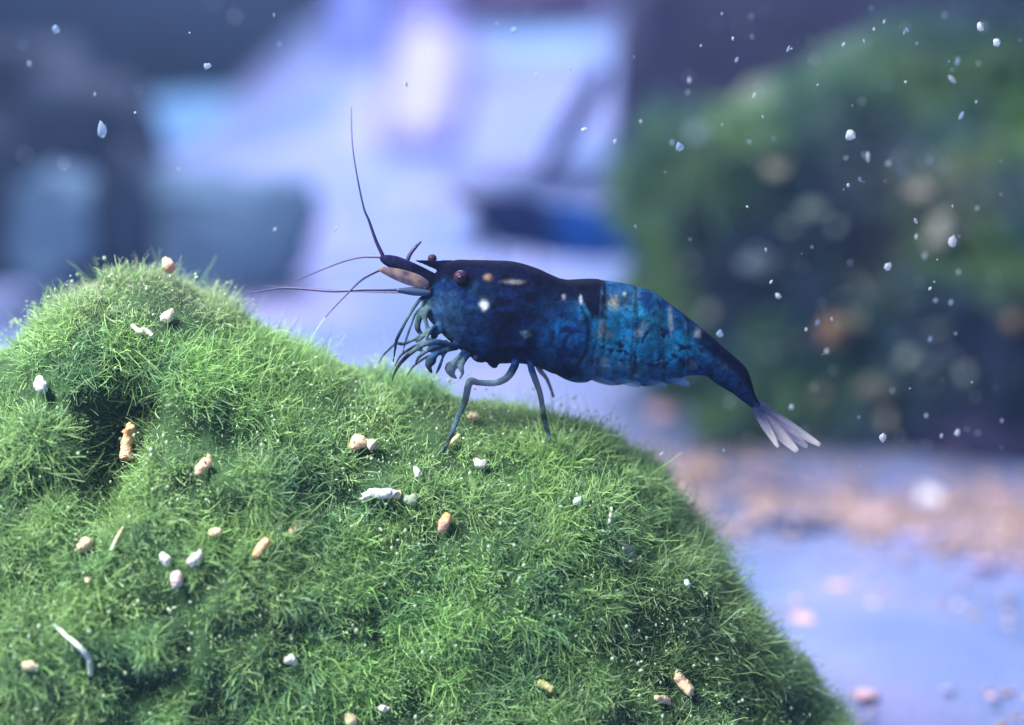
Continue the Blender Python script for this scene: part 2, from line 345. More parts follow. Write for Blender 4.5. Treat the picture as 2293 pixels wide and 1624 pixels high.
pel = [
 ([(293, 955, 8), (290, 972, 13), (284, 995, 12), (284, 1022, 13)], TN, PE, 'upright tan pellet standing in the dark hollow', .42),
 ([(365, 715, 10), (376, 708, 13), (388, 698, 8)], WH, CR, 'cream chip in the moss below the hill top'),
 ([(296, 728, 4), (312, 742, 6), (325, 740, 6), (342, 752, 5)], CR, WH, 'thin curled pale peel left of the cream chip'),
 ([(368, 582, 9), (376, 592, 15), (384, 604, 12)], PK, PE, 'pink lump on the top of the moss hill'),
 ([(88, 848, 8), (90, 862, 14), (92, 874, 12)], WH, (.6, .62, .7), 'greyish white lump high on the left slope'),
 ([(440, 1062, 8), (452, 1045, 12), (466, 1033, 14)], PE, CR, 'tan pellet leaning right of the dark hollow'),
 ([(788, 1003, 10), (800, 992, 16), (815, 986, 14)], CR, PE, 'rounded cream pellet, left half of the touching pair'),
 ([(826, 992, 12), (835, 998, 14)], WH, CR, 'smaller cream pellet, right half of the touching pair'),
 ([(812, 1114, 8), (830, 1104, 11), (855, 1105, 12), (878, 1108, 9)], WH, (.7, .75, .88), 'long white worm shaped pellet in the middle'),
 ([(880, 1105, 9), (892, 1108, 11)], PE, CR, 'tan crumb at the right end of the long white pellet'),
 ([(985, 1190, 6), (995, 1172, 12), (1006, 1158, 12)], TN, PK, 'orange brown pellet tilted right, under the shrimp'),
 ([(655, 1192, 9), (665, 1182, 15), (678, 1180, 14)], CR, PE, 'cream nugget beside the slanting orange pellet'),
 ([(572, 1245, 8), (584, 1228, 11), (600, 1212, 11)], TN, PE, 'slanting orange pellet with a narrow waist'),
 ([(176, 1228, 10), (190, 1218, 13), (203, 1213, 10)], PE, CR, 'peach coloured pellet on the left slope'),
 ([(396, 1282, 10), (396, 1300, 14), (393, 1312, 9)], PK, WH, 'pink pellet below a pale grey crumb'),
 ([(424, 1262, 9), (438, 1250, 13), (448, 1240, 8)], (.66, .66, .64), WH, 'pale grey crumb just above the pink pellet'),
 ([(362, 1240, 6), (370, 1252, 11), (376, 1262, 9)], WH, (.66, .72, .66), 'pale crumb left of the grey one'),
 ([(1388, 1214, 11), (1398, 1230, 14), (1412, 1246, 13), (1424, 1252, 7)], PE, WH, 'large peach and white pellet near the right edge of the hill'),
 ([(1370, 1136, 3.5), (1367, 1155, 4), (1364, 1172, 3.5)], WH, WH, 'thin white upright splinter near the right edge'),
 ([(1514, 1512, 11), (1528, 1528, 13), (1545, 1548, 12)], CR, PE, 'large cream pellet low on the right slope'),
 ([(1472, 1564, 7), (1486, 1567, 9), (1500, 1572, 8)], TN, CR, 'small tan pellet just left of the large cream one'),
 ([(1288, 1126, 8), (1298, 1120, 8)], WH, (.7, .8, .95), 'white crumb under the rear leg'),
 ([(56, 1492, 9), (68, 1490, 12), (76, 1496, 8)], CR, PE, 'cream pellet at the lower left edge'),
 ([(1048, 932, 7), (1060, 933, 10), (1070, 936, 7)], (.85, .75, .42), CR, 'yellow crumb behind the front leg of the shrimp'),
 ([(852, 1585, 7), (862, 1588, 9)], CR, WH, 'small cream crumb near the bottom edge'),
 ([(776, 1600, 8), (786, 1612, 13), (794, 1624, 9)], CR, (.75, .75, .6), 'cream pellet cut by the bottom edge'),
 ([(1536, 1300, 5), (1540, 1310, 7)], WH, (.7, .9, .95), 'tiny white bead on the right slope'),
 ([(194, 1298, 7), (199, 1303, 7)], WH, CR, 'tiny white bead below the peach pellet'),
 ([(472, 1196, 8), (484, 1192, 11), (492, 1198, 7)], CR, (.6, .66, .4), 'cream crumb left of the orange pellet'),
 ([(120, 1398, 4), (150, 1425, 5), (180, 1452, 5), (198, 1475, 6), (203, 1500, 6), (200, 1512, 4)], (.50, .66, .55), (.7, .8, .75), 'bent pale green worm like thread on the lower left'),
 ([(275, 1182, 2.5), (262, 1205, 4), (250, 1232, 4)], (.5, .66, .5), CR, 'straight pale green blade right of the peach pellet'),
 ([(998, 1000, 4), (1012, 990, 6), (1028, 975, 4)], (.62, .66, .30), WH, 'yellow green sliver at the foot of the front leg'),
 ([(60, 1116, 6), (66, 1128, 9), (66, 1150, 5)], WH, (.6, .62, .7), 'white crumb at the left below the hollow'),
 ([(1064, 1030, 7), (1076, 1040, 11), (1086, 1034, 6)], (.6, .66, .7), WH, 'grey white crumb below the shrimp belly'),
 ([(905, 1115, 8), (918, 1120, 12), (928, 1112, 8)], (.42, .50, .40), (.6, .6, .55), 'dull grey green crumb right of the long white pellet'),
 ([(930, 1050, 6), (938, 1064, 9)], (.6, .68, .75), WH, 'bluish white crumb above the long white pellet'),
 ([(1205, 1530, 9), (1222, 1536, 10), (1236, 1545, 7)], (.40, .42, .18), CR, 'olive crumb half sunk in the lower moss'),
 ([(640, 1480, 7), (652, 1478, 11), (662, 1486, 6)], (.62, .70, .62), WH, 'pale green crumb in the lower middle'),
]
for i, (pts, a, b, l, *lf) in enumerate(pel): pellet(pts, a, b, l, seed=i, lift=lf[0] if lf else .075, **(dict(name='moss_thread', cat='thread') if 'thread' in l or 'blade' in l else dict(name='splinter', cat='splinter') if 'splinter' in l or 'sliver' in l else {}))

# ------------------------------------------------------------------ shrimp
K = 1/358.3
def q(px, py, y=0.0):
    return tuple(at(px, py, y))
stn = [ # top, bottom, half width
 (958, 628, 948, 660, .035), (976, 610, 944, 690, .08), (992, 592, 958, 712, .12), (1020, 583, 985, 742, .15), (1053, 583, 1018, 772, .175), (1100, 584, 1056, 798, .20),
 (1151, 587, 1108, 812, .215), (1200, 601, 1160, 812, .22), (1238, 618, 1203, 820, .215), (1264, 626, 1240, 836, .21), (1323, 625, 1296, 849, .205), (1369, 630, 1350, 853, .20),
 (1415, 639, 1400, 856, .19), (1440, 646, 1440, 857, .185), (1467, 656, 1478, 856, .17), (1494, 676, 1510, 852, .155), (1530, 702, 1532, 842, .14), (1573, 737, 1556, 836, .125), (1607, 766, 1580, 842, .11),
 (1645, 799, 1606, 858, .095), (1672, 826, 1634, 876, .08), (1684, 858, 1652, 890, .065), (1692, 886, 1668, 902, .05), (1708, 912, 1686, 915, .04), (1722, 926, 1700, 922, .02)]
top_x = [a for a, b, c, d, e in stn]; top_y = [b for a, b, c, d, e in stn]
BX = [946, 960, 985, 1018, 1056, 1108, 1160, 1203, 1240, 1296, 1350, 1400, 1440, 1478, 1510, 1532, 1556, 1580, 1606, 1634, 1652, 1668, 1686, 1700]
BY = [690, 712, 742, 772, 798, 812, 812, 820, 836, 849, 853, 856, 857, 856, 852, 842, 836, 842, 858, 876, 890, 902, 915, 922]
SEAMS = [9.0, 10.5, 12.1, 14.0, 16.0, 18.0, 20.2]
def body_geo():
    R = []
    for a, b, c, d, hw in stn:
        t = np.array(q(a, b)); bt = np.array(q(c, d)); R.append((*t, *bt, hw))
    n = 170; R = cr(R, n); k = 56; V = []
    T = np.linspace(0, len(stn)-1, n)
    seams = SEAMS
    for i in range(n):
        t, bt, hw = R[i, :3], R[i, 3:6], R[i, 6]; c = (t+bt)/2; up = (t-bt)/2; s = 1.0; fr = 0
        if T[i] > 9.0:
            for j in range(len(seams)-1):
                if seams[j] <= T[i] < seams[j+1]: fr = (T[i]-seams[j])/(seams[j+1]-seams[j]); s = .975+.035*fr; stp = .988+.017*fr
        for j in range(k):
            a = 2*math.pi*j/k; cs, sn = math.cos(a), math.sin(a)
            wy = hw*math.copysign(abs(cs)**.85, cs); 
            V.append(c+up*sn*(stp if (fr and sn > 0) else s)*(1+(.075*math.sin(math.pi*fr)*max(0, -sn)**3 if fr else 0))+np.array([0, wy*s, 0]))
    F = [(i*k+j, i*k+(j+1) % k, (i+1)*k+(j+1) % k, (i+1)*k+j) for i in range(n-1) for j in range(k)]
    F += [tuple(range(k-1, -1, -1)), tuple((n-1)*k+j for j in range(k))]
    return np.array(V), F
legs = []
def leg(pts, n=22): legs.append((pts, n))
NS = -.13  # near side
def hy(px, py, lift=.16):
    return float(on_hill(px, py, lift)[1])
leg([(1158, 800, -.10, 9), (1151, 822, -.15, 10), (1135, 846, -.22, 9), (1108, 858, -.27, 8), (1068, 857, -.30, 7.5)], 20)
leg([(1070, 858, -.30, 7.5), (1053, 852, -.30, 8.5), (1048, 866, -.31, 9), (1041, 900, -.33, 8), (1026, 932, -.36, 7), (1012, 970, -.40, 6.5), (996, 1006, hy(996, 1006, .2), 4.5), (990, 1016, hy(990, 1016, .14), 2.5)], 30)
leg([(1186, 800, -.10, 9), (1190, 826, -.14, 8.5), (1200, 854, -.18, 8), (1210, 883, -.22, 7), (1217, 927, -.27, 7), (1224, 960, hy(1224, 960, .24), 6.5), (1232, 985, hy(1232, 985, .18), 4.5)])
leg([(1196, 800, .08, 9), (1210, 830, .10, 7), (1225, 850, .12, 5), (1240, 890, .14, 4)])
leg([(978, 752, .08, 7), (955, 764, .1, 5), (925, 778, .1, 5), (898, 796, .1, 4.2), (884, 822, .1, 3)])
leg([(1000, 765, -.1, 7), (985, 776, -.15, 6), (962, 782, -.17, 6), (938, 800, -.17, 5), (930, 818, -.16, 3)])
leg([(960, 690, -.1, 7), (952, 712, -.13, 6), (956, 735, -.14, 5.5), (945, 758, -.14, 4), (930, 768, -.13, 2.5)])
leg([(1050, 792, -.08, 9), (1040, 806, -.12, 7), (1032, 822, -.14, 8), (1036, 836, -.14, 5), (1028, 850, -.13, 3)])
leg([(1012, 770, .05, 6), (985, 790, .08, 4.5), (955, 800, .08, 4.5), (925, 822, .08, 3.5), (908, 848, .08, 2.2)])
leg([(955, 682, .05, 6), (932, 700, .07, 4.5), (918, 735, .07, 4), (908, 765, .07, 3.6), (902, 790, .07, 2.4)])
leg([(975, 730, -.12, 6), (962, 742, -.16, 5), (950, 770, -.17, 4.2), (938, 786, -.17, 2.4)])
leg([(1005, 775, -.13, 5), (992, 800, -.16, 4), (984, 822, -.16, 5), (976, 838, -.15, 2.2)])
leg([(952, 664, -.07, 7), (938, 674, -.10, 5.5), (920, 700, -.11, 5), (905, 727, -.12, 4.8), (888, 762, -.12, 5), (884, 790, -.11, 3.4), (880, 812, -.10, 2.6)])
leg([(888, 766, .06, 4.5), (876, 778, .06, 4), (860, 794, .06, 3.4), (847, 815, .06, 2.2)])
leg([(990, 740, -.1, 8), (968, 744, -.12, 6), (935, 756, -.13, 5), (905, 770, -.12, 5), (889, 768, .02, 4.5)])
leg([(1020, 778, -.1, 9), (1000, 770, -.14, 7.5), (975, 765, -.16, 7), (945, 773, -.17, 7), (918, 792, -.16, 6.5), (898, 812, -.15, 5.5), (884, 835, -.14, 4), (877, 856, -.13, 2.6)], 26)
leg([(1024, 778, -.08, 8), (1000, 784, -.14, 7), (984, 790, -.16, 6), (972, 797, -.17, 10), (965, 808, -.17, 14), (960, 820, -.16, 9), (967, 836, -.15, 3)])
leg([(1040, 788, -.08, 8), (1027, 800, -.12, 6), (1018, 812, -.13, 9), (1009, 824, -.13, 16), (1013, 840, -.12, 8), (1024, 848, -.11, 3)])
leg([(968, 690, -.08, 12), (948, 698, -.1, 11), (938, 715, -.1, 9), (935, 735, -.1, 8), (946, 752, -.09, 5)])
leg([(990, 722, -.08, 14), (978, 742, -.1, 11), (968, 756, -.1, 6)])
leg([(1060, 785, -.06, 14), (1070, 800, -.06, 12), (1085, 806, -.06, 8)])
leg([(1095, 795, -.06, 14), (1104, 812, -.06, 12), (1110, 822, -.06, 7)])
ped = [[(975, 632, -.05, 17), (945, 616, -.06, 17), (915, 602, -.07, 17), (885, 589, -.07, 16), (862, 581, -.07, 11), (852, 576, -.07, 5)],
       [(975, 632, .07, 15), (930, 606, .08, 14), (880, 586, .08, 12), (858, 580, .08, 6)]]
rost = [(1040, 602, 0, 17), (1005, 597, 0, 14.5), (980, 594, 0, 11), (956, 589, 0, 6.5), (930, 584, 0, 1.5)]
geo = G(); BG = body_geo(); geo.add(*BG)
for pts, n in legs: geo.add(*tube([(*q(a, b, y), r*K*(.86 if pts[0][0] < 1060 else .95)) for a, b, y, r in pts], n, 10))
for p in ped: geo.add(*tube([(*q(a, b, y), r*K) for a, b, y, r in p], 20, 14))
geo.add(*tube([(*q(a, b, y), r*K) for a, b, y, r in rost], 16, 10, .6))
tmp = geo.obj('tmp', None); md = tmp.modifiers.new('r', 'REMESH'); md.mode = 'VOXEL'; md.voxel_size = .0085; md.use_smooth_shade = True
sm_ = tmp.modifiers.new('s', 'SMOOTH'); sm_.iterations = 2; sm_.factor = .5
dg = bpy.context.evaluated_depsgraph_get(); bme = bpy.data.meshes.new_from_object(tmp.evaluated_get(dg)); bpy.data.objects.remove(tmp)
bme.name = 'body'
nV = len(bme.vertices); V = np.zeros(nV*3, np.float32); bme.vertices.foreach_get('co', V); V = V.reshape(-1, 3).astype(float)
px, py = project(V*np.array([1, 0, 1])); tp = np.interp(px, top_x, top_y); bt = np.interp(px, BX, BY); t = (py-tp)/np.maximum(bt-tp, 12)
Vw = V+flowf(V, 6, 2)*.12+flowf(V, 17, 4)*.05+flowf(V, 45, 9)*.02; n1 = fbm(Vw, 7, 1, 3); n2 = fbm(Vw, 16, 5, 3); n3 = fbm(Vw, 30, 8, 2); n4 = fbm(V, 4, 12, 2)
C = np.tile(np.array([.006, .040, .16]), (nV, 1))
C = mixc(C, (.004, .016, .095), sm(n1, .45, .62)); C = mixc(C, (.02, .085, .20), sm(n2, .56, .72)*.7)
head = sm(px, 1060, 1000)*sm(t, .25, .5); C = mixc(C, (.04, .11, .24), head*(.4+.5*n1))
core = np.exp(-(((px-1165)/100)**2+((py-705)/105)**2)**1.5); C = mixc(C, (.004, .007, .045), np.clip(core*1.3, 0, 1)*(.45+.55*sm(n2, .38, .58)))
abd = sm(px+60*(n4-.5)+ (py-740)*-.15, 1255, 1345)
A = np.tile(np.array([.006, .15, .36]), (nV, 1)); A = mixc(A, (.004, .065, .22), sm(n1, .42, .6)); A = mixc(A, (.02, .24, .46), sm(n2, .55, .7)*.6)
A = mixc(A, (.003, .012, .09), sm(n3*.5+n2*.5, .57, .64)*sm(t, .2, .4)); A = mixc(A, (.16, .24, .34), sm(fbm(V, 9, 33), .60, .70)*.7)
lowpl = sm(t, .72, .85)*sm(px, 1560, 1500); A = mixc(A, (.02, .17, .38), lowpl*.7)
tail = sm(px+(py-800)*.4, 1490, 1640); A = mixc(A, (.004, .022, .10), tail*.85)
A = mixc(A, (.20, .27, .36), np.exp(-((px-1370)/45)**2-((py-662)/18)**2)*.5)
C = C*(1-abd[:, None])+A*abd[:, None]
for (cx, cy, r, k) in [(1250, 720, 32, 1), (1280, 735, 26, .9), (1225, 755, 20, .7)]:
    e = np.exp(-(((px-cx)/r)**2+((py-cy)/r)**2)); C = mixc(C, (.005, .10, .34), e*k*sm(n2, .35, .55))
bluetop = np.exp(-(t/.045)**2)*sm(px, 1320, 1200); 
dors = sm(t+.10*(n2-.5), .26, .08); C = mixc(C, (.003, .004, .028), dors*np.where(px < 1290, .95, .0)); C = mixc(C, (.003, .03, .16), dors*.6*(px >= 1290))
dt = sm(t+.1*(n2-.5), .5, .25)*sm(px, 1500, 1600); C = mixc(C, (.002, .006, .04), dt)
C = mixc(C, (.002, .004, .03), bluetop*.8)
# two dark saddles behind the carapace
for (cx, w0, yb) in [(1282, 24, 672), (1340, 18, 702)]:
    xc = cx+ (py-650)*.32; e = sm(np.abs(px-xc)+16*(n2-.5), w0, w0-9)*sm(py, yb, yb-25); 
    if cx > 1300: e = sm(px, cx-48+(py-650)*.55, cx-40+(py-650)*.55)*sm(px+18*(n2-.5), cx+20, cx+6)*sm(py, yb+4, yb-12)
    C = mixc(C, (.003, .006, .035), e)
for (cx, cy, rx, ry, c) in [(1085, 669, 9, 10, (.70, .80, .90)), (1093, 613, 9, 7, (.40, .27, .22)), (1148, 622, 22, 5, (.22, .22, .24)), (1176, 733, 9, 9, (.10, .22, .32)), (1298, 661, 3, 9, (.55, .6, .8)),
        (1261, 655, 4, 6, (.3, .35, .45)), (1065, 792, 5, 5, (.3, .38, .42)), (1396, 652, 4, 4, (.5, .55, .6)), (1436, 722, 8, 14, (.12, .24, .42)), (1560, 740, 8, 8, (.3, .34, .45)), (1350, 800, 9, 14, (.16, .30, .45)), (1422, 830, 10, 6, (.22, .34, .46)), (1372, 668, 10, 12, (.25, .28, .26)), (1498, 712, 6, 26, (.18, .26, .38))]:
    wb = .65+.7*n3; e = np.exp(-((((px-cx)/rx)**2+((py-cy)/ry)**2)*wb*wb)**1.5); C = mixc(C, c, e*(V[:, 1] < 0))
from mathutils.kdtree import KDTree
kd = KDTree(len(BG[0]))
for i, v in enumerate(BG[0]): kd.insert(v, i)
kd.balance()
TT = np.array([kd.find(v)[1] for v in V.tolist()])//56*(len(stn)-1)/169.0
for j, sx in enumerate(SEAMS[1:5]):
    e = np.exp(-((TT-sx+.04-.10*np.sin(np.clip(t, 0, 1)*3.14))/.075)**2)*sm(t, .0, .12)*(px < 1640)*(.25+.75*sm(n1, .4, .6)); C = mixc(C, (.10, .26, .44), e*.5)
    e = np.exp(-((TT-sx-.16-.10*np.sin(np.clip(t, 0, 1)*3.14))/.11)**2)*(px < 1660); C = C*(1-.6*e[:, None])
# rounded rear edge of the carapace, paler blue gill patch inside it
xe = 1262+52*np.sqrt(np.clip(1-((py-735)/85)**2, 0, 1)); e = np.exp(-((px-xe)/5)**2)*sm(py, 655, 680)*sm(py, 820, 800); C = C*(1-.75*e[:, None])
# legs and feelers' bases paler, see-through grey green
inb = (t > -.02) & (t < 1.02) & (px > 948)
legm = (sm(t, 1.0, 1.08)*(px > 1000)+sm(px, 975, 955)*(py > 665)); legm = np.clip(legm, 0, 1)*(py > 665)
lc = mixc(np.tile(np.array([.11, .20, .25]), (nV, 1)), (.02, .045, .09), sm(n1, .45, .6)); dkl = ((px > 1185) & (px < 1215) & (py < 890)) | ((px < 985) & (py > 780)); lc = np.where(dkl[:, None], lc*.35, lc)
C = C*(1-legm[:, None])+lc*legm[:, None]
pd = (px < 966)*(py < 650); pe = sm((py-574)-(px-852)*.42, 14, 20); C = np.where((pd > 0)[:, None], mixc(np.tile(np.array([.012, .014, .07]), (nV, 1)), (.13, .08, .07), pe), C)
C = np.where(((py < 603) & (px < 1000) & (px > 925) & (t < .2))[:, None], np.array([.004, .005, .035])[None], C)
see = np.clip(legm*(py > 800)*.28 + lowpl*abd*.15, 0, 1)
CC = np.ones((nV, 4)); CC[:, :3] = C*.55; CC[:, 3] = 1-see; 
setcol(bme, CC)
Mb = mat('shrimp_shell', attr=True, rough=.75, translucent=.10, spec=.02, coat=0, bump=(26, .35, .012))
def add_alpha(m):
    nt = m.node_tree; out = nt.nodes['Material Output']; s = out.inputs[0].links[0].from_socket; a = [n for n in nt.nodes if n.type == 'ATTRIBUTE'][0]
    tr = nt.nodes.new('ShaderNodeBsdfTransparent'); mx = nt.nodes.new('ShaderNodeMixShader'); nt.links.new(a.outputs['Alpha'], mx.inputs[0]); nt.links.new(tr.outputs[0], mx.inputs[1]); nt.links.new(s, mx.inputs[2]); nt.links.new(mx.outputs[0], out.inputs[0])
add_alpha(Mb)
shrimp = empty('shrimp', Vector(q(1229, 981)))
tag(shrimp, 'dark blue shrimp in sharp focus climbing on the green moss', 'shrimp', 'blue shrimps')
def mottle(m):
    nt = m.node_tree; N = nt.nodes; L = nt.links; a = [n for n in N if n.type == 'ATTRIBUTE'][0]; tc = N.new('ShaderNodeTexCoord'); prev = a.outputs['Color']
    for sc_, lo, hi, dst in ((9, .6, 1.35, .8), (24, .65, 1.3, 1.2)):
        nz = N.new('ShaderNodeTexNoise'); nz.inputs['Scale'].default_value = sc_; nz.inputs['Detail'].default_value = 3; nz.inputs['Distortion'].default_value = dst; L.new(tc.outputs['Object'], nz.inputs['Vector'])
        mr_ = N.new('ShaderNodeMapRange'); mr_.inputs[1].default_value = .36; mr_.inputs[2].default_value = .64; mr_.inputs[3].default_value = lo; mr_.inputs[4].default_value = hi; L.new(nz.outputs['Fac'], mr_.inputs[0])
        vm = N.new('ShaderNodeVectorMath'); vm.operation = 'SCALE'; L.new(prev, vm.inputs[0]); L.new(mr_.outputs[0], vm.inputs['Scale']); prev = vm.outputs[0]
    for n in N:
        if n.type == 'BSDF_PRINCIPLED': L.new(prev, n.inputs['Base Color'])
        if n.type == 'BSDF_TRANSLUCENT': L.new(prev, n.inputs[0])
mottle(Mb)
bme.materials.clear(); link('body', bme, Mb, shrimp)

M_eye = mat('eye_red', noise=(20, [(.3, (.010, .005, .025)), (.6, (.035, .012, .035))]), rough=.5, spec=.15, coat=0)
M_pup = mat('pupil', (.006, .004, .02), rough=.3)
M_ant = mat('feeler', (.06, .05, .14), rough=.4, translucent=.2)
M_antd = mat('feeler_dark', (.03, .035, .10), rough=.4, translucent=.1)
M_scale = mat('antenna_scale', noise=(14, [(.35, (.09, .07, .14)), (.62, (.34, .24, .22))]), rough=.5, spec=.1, translucent=.4, alpha=.8)
M_scaleb = mat('antenna_scale_blue', (.05, .09, .20), rough=.45, translucent=.3, alpha=.9)
M_fan = mat('tail_fan', attr=True, rough=.45, translucent=.45, spec=.1, alpha=.46, bump=(40, .5, .01))
M_swim = mat('swimmeret', (.09, .20, .42), rough=.5, translucent=.4, alpha=.42)
for (a, b, y, r, pr) in [(1031, 621, -.14, 15.5, 8), (968, 579, .07, 10, 0)]:
    c = np.array(q(a, b, y)); g = G(); V, F = lump((0, 0, 0), (r*K, r*K*.9, r*K), 3, .03, 2, 1); g.add(V+c, F.tolist()); e = g.obj('eye', M_eye, shrimp)
    if pr: g = G(); V, F = lump((0, 0, 0), (pr*K, .4*pr*K, pr*K), 3, .03, 2, 1); g.add(V+c+np.array([.004, -r*K*.86, -.004]), F.tolist()); p = g.obj('pupil', M_pup, e)
def feeler(name, pts, m, n=40, parent=None, k=6):
    g = G(); g.add(*tube([(*q(a, b, y), r*K) for a, b, y, r in pts], n, k)); return g.obj(name, m, parent or shrimp)
feeler('antennule', [(787, 240, -.2, .7), (787, 276, -.2, .9), (790, 331, -.18, 1.2), (799, 391, -.16, 1.6), (814, 464, -.13, 2.1), (826, 494, -.11, 2.8), (842, 540, -.08, 3.8), (857, 572, -.06, 4.4)], M_ant)
feeler('antennule', [(624, 643, .2, .8), (669, 627, .18, 1.1), (717, 606, .15, 1.4), (772, 585, .12, 1.9), (814, 576, .1, 2.3), (856, 576, .07, 3.2)], M_ant)
feeler('antennule', [(728, 712, -.3, 1.0), (745, 692, -.28, 1.3), (772, 664, -.25, 1.7), (805, 631, -.2, 2.3), (830, 615, -.15, 2.6), (862, 600, -.08, 3.2)], M_ant)
feeler('antennule', [(943, 541, .1, 2.0), (930, 554, .09, 4.0), (918, 570, .08, 4.4), (910, 590, .07, 5)], M_antd, 14)
feeler('antenna', [(560, 656, -.3, .7), (578, 653, -.3, 1.0), (624, 646, -.28, 1.6), (669, 647, -.25, 2.0), (745, 653, -.22, 2.2), (811, 650, -.18, 2.4), (878, 650, -.13, 3.0), (905, 648, -.1, 4)], M_ant)
feeler('antenna', [(590, 640, .35, .7), (680, 645, .3, 1.0), (780, 652, .22, 1.4), (880, 655, .14, 2.0), (930, 655, .1, 3)], M_ant)
def blade(name, a, b, wpx, y0, y1, m, parent=shrimp, th=.010, skew=0.0, sweep=None, ridge=True):
    A_ = np.array(q(*a, y0)); B = np.array(q(*b, y1)); T = B-A_; L = np.linalg.norm(T); T /= L; Sd = np.cross(T, [0, 1, 0]); Nn = np.cross(Sd, T)
    n, k = 20, 12; V = []
    for i in range(n):
        s = i/(n-1); wv = wpx*K*(math.sin(math.pi*min(1, s**.75*.86+.07))**.7); 
        for j in range(k):
            an = 2*math.pi*j/k; c_, s_ = math.cos(an), math.sin(an)
            V.append(A_+T*L*s+Sd*(wv*c_+skew*K*s*s)+Nn*th*(s_*(1-.6*s)+ .9*math.exp(-(c_*5)**2)*(s_ < 0)*-1))
    F = [(i*k+j, i*k+(j+1) % k, (i+1)*k+(j+1) % k, (i+1)*k+j) for i in range(n-1) for j in range(k)]+[tuple(range(k-1, -1, -1)), tuple((n-1)*k+j for j in range(k))]
    g = G(); g.add(V, F); o = g.obj(name, m, parent)
    if m is M_fan:
        A2 = np.array(V); sp = (np.arange(len(V))//k)/(n-1.0); st_ = vn(np.stack([(np.arange(len(V)) % k)*1.0, sp*2+y1*30, sp*0], 1), 1.3, 3)
        setcol(o.data, mixc(mixc(np.tile(np.array([.03, .045, .14]), (len(V), 1)), (.30, .29, .40), sm(sp+.3*(st_-.5), .15, .6)), (.75, .70, .70), sm(sp+.5*(st_-.5), .6, 1.0)))
    return o
blade('antennal_scale', (960, 638), (850, 602), 15, -.12, -.14, M_scale)
blade('antennal_scale', (965, 655), (888, 650), 10, -.11, -.13, M_scaleb)
blade('tail_blade', (1696, 910), (1834, 1000), 13, -.02, -.08, M_fan, skew=4)
blade('tail_blade', (1692, 914), (1784, 1012), 16, -.03, -.12, M_fan, skew=2)
blade('tail_blade', (1688, 912), (1745, 1000), 11, -.04, -.15, M_fan, skew=-3)
blade('tail_blade', (1694, 912), (1806, 1000), 14, .02, .14, M_fan)
blade('telson', (1676, 890), (1772, 962), 12, 0, 0, mat('telson_blue', (.05, .07, .18), rough=.4, translucent=.3, alpha=.8), th=.02)
for i, (a, b, c, d, y) in enumerate([(1255, 826, 1318, 852, -.10), (1310, 832, 1378, 860, -.11), (1365, 834, 1434, 864, -.11), (1420, 832, 1492, 866, -.1), (1465, 826, 1545, 862, -.09), (1390, 834, 1450, 862, .1), (1480, 830, 1540, 862, .1)]):
    blade('swimmeret', (a, b), (c, d), 13, y, y*.9, M_swim, th=.010)

# second shrimp, a copy of the first further back
def dup(o, parent=None):
    c = o.copy(); COL.objects.link(c); c.parent = parent
    if parent: c.matrix_parent_inverse = o.matrix_parent_inverse.copy()
    for ch in list(o.children): dup(ch, c)
    return c
s2 = dup(shrimp); s2['label'] = 'blurred blue shrimp in the background, half hidden by the dark rock'

for ch in s2.children:      # the far shrimp is a deeper, plainer blue
    if ch.name.startswith('body'):
        ch.data = ch.data.copy(); m2 = mat('shrimp_shell_deep_blue', attr=True, rough=.6, spec=.03); ch.data.materials.clear(); ch.data.materials.append(m2)
        D2 = mixc(np.tile(np.array([.004, .010, .06]), (nV, 1)), (.004, .045, .24), sm(px+80*(n4-.5), 1180, 1420)); a2 = ch.data.color_attributes['tint']
        c4 = np.ones((nV, 4), np.float32); c4[:, :3] = D2; a2.data.foreach_set('color', c4.ravel())
Y2 = 12.0; hd = np.array(q(932, 584)); off = at(1062, 437, Y2)-hd; s2.location = Vector(shrimp.location)+Vector(off)

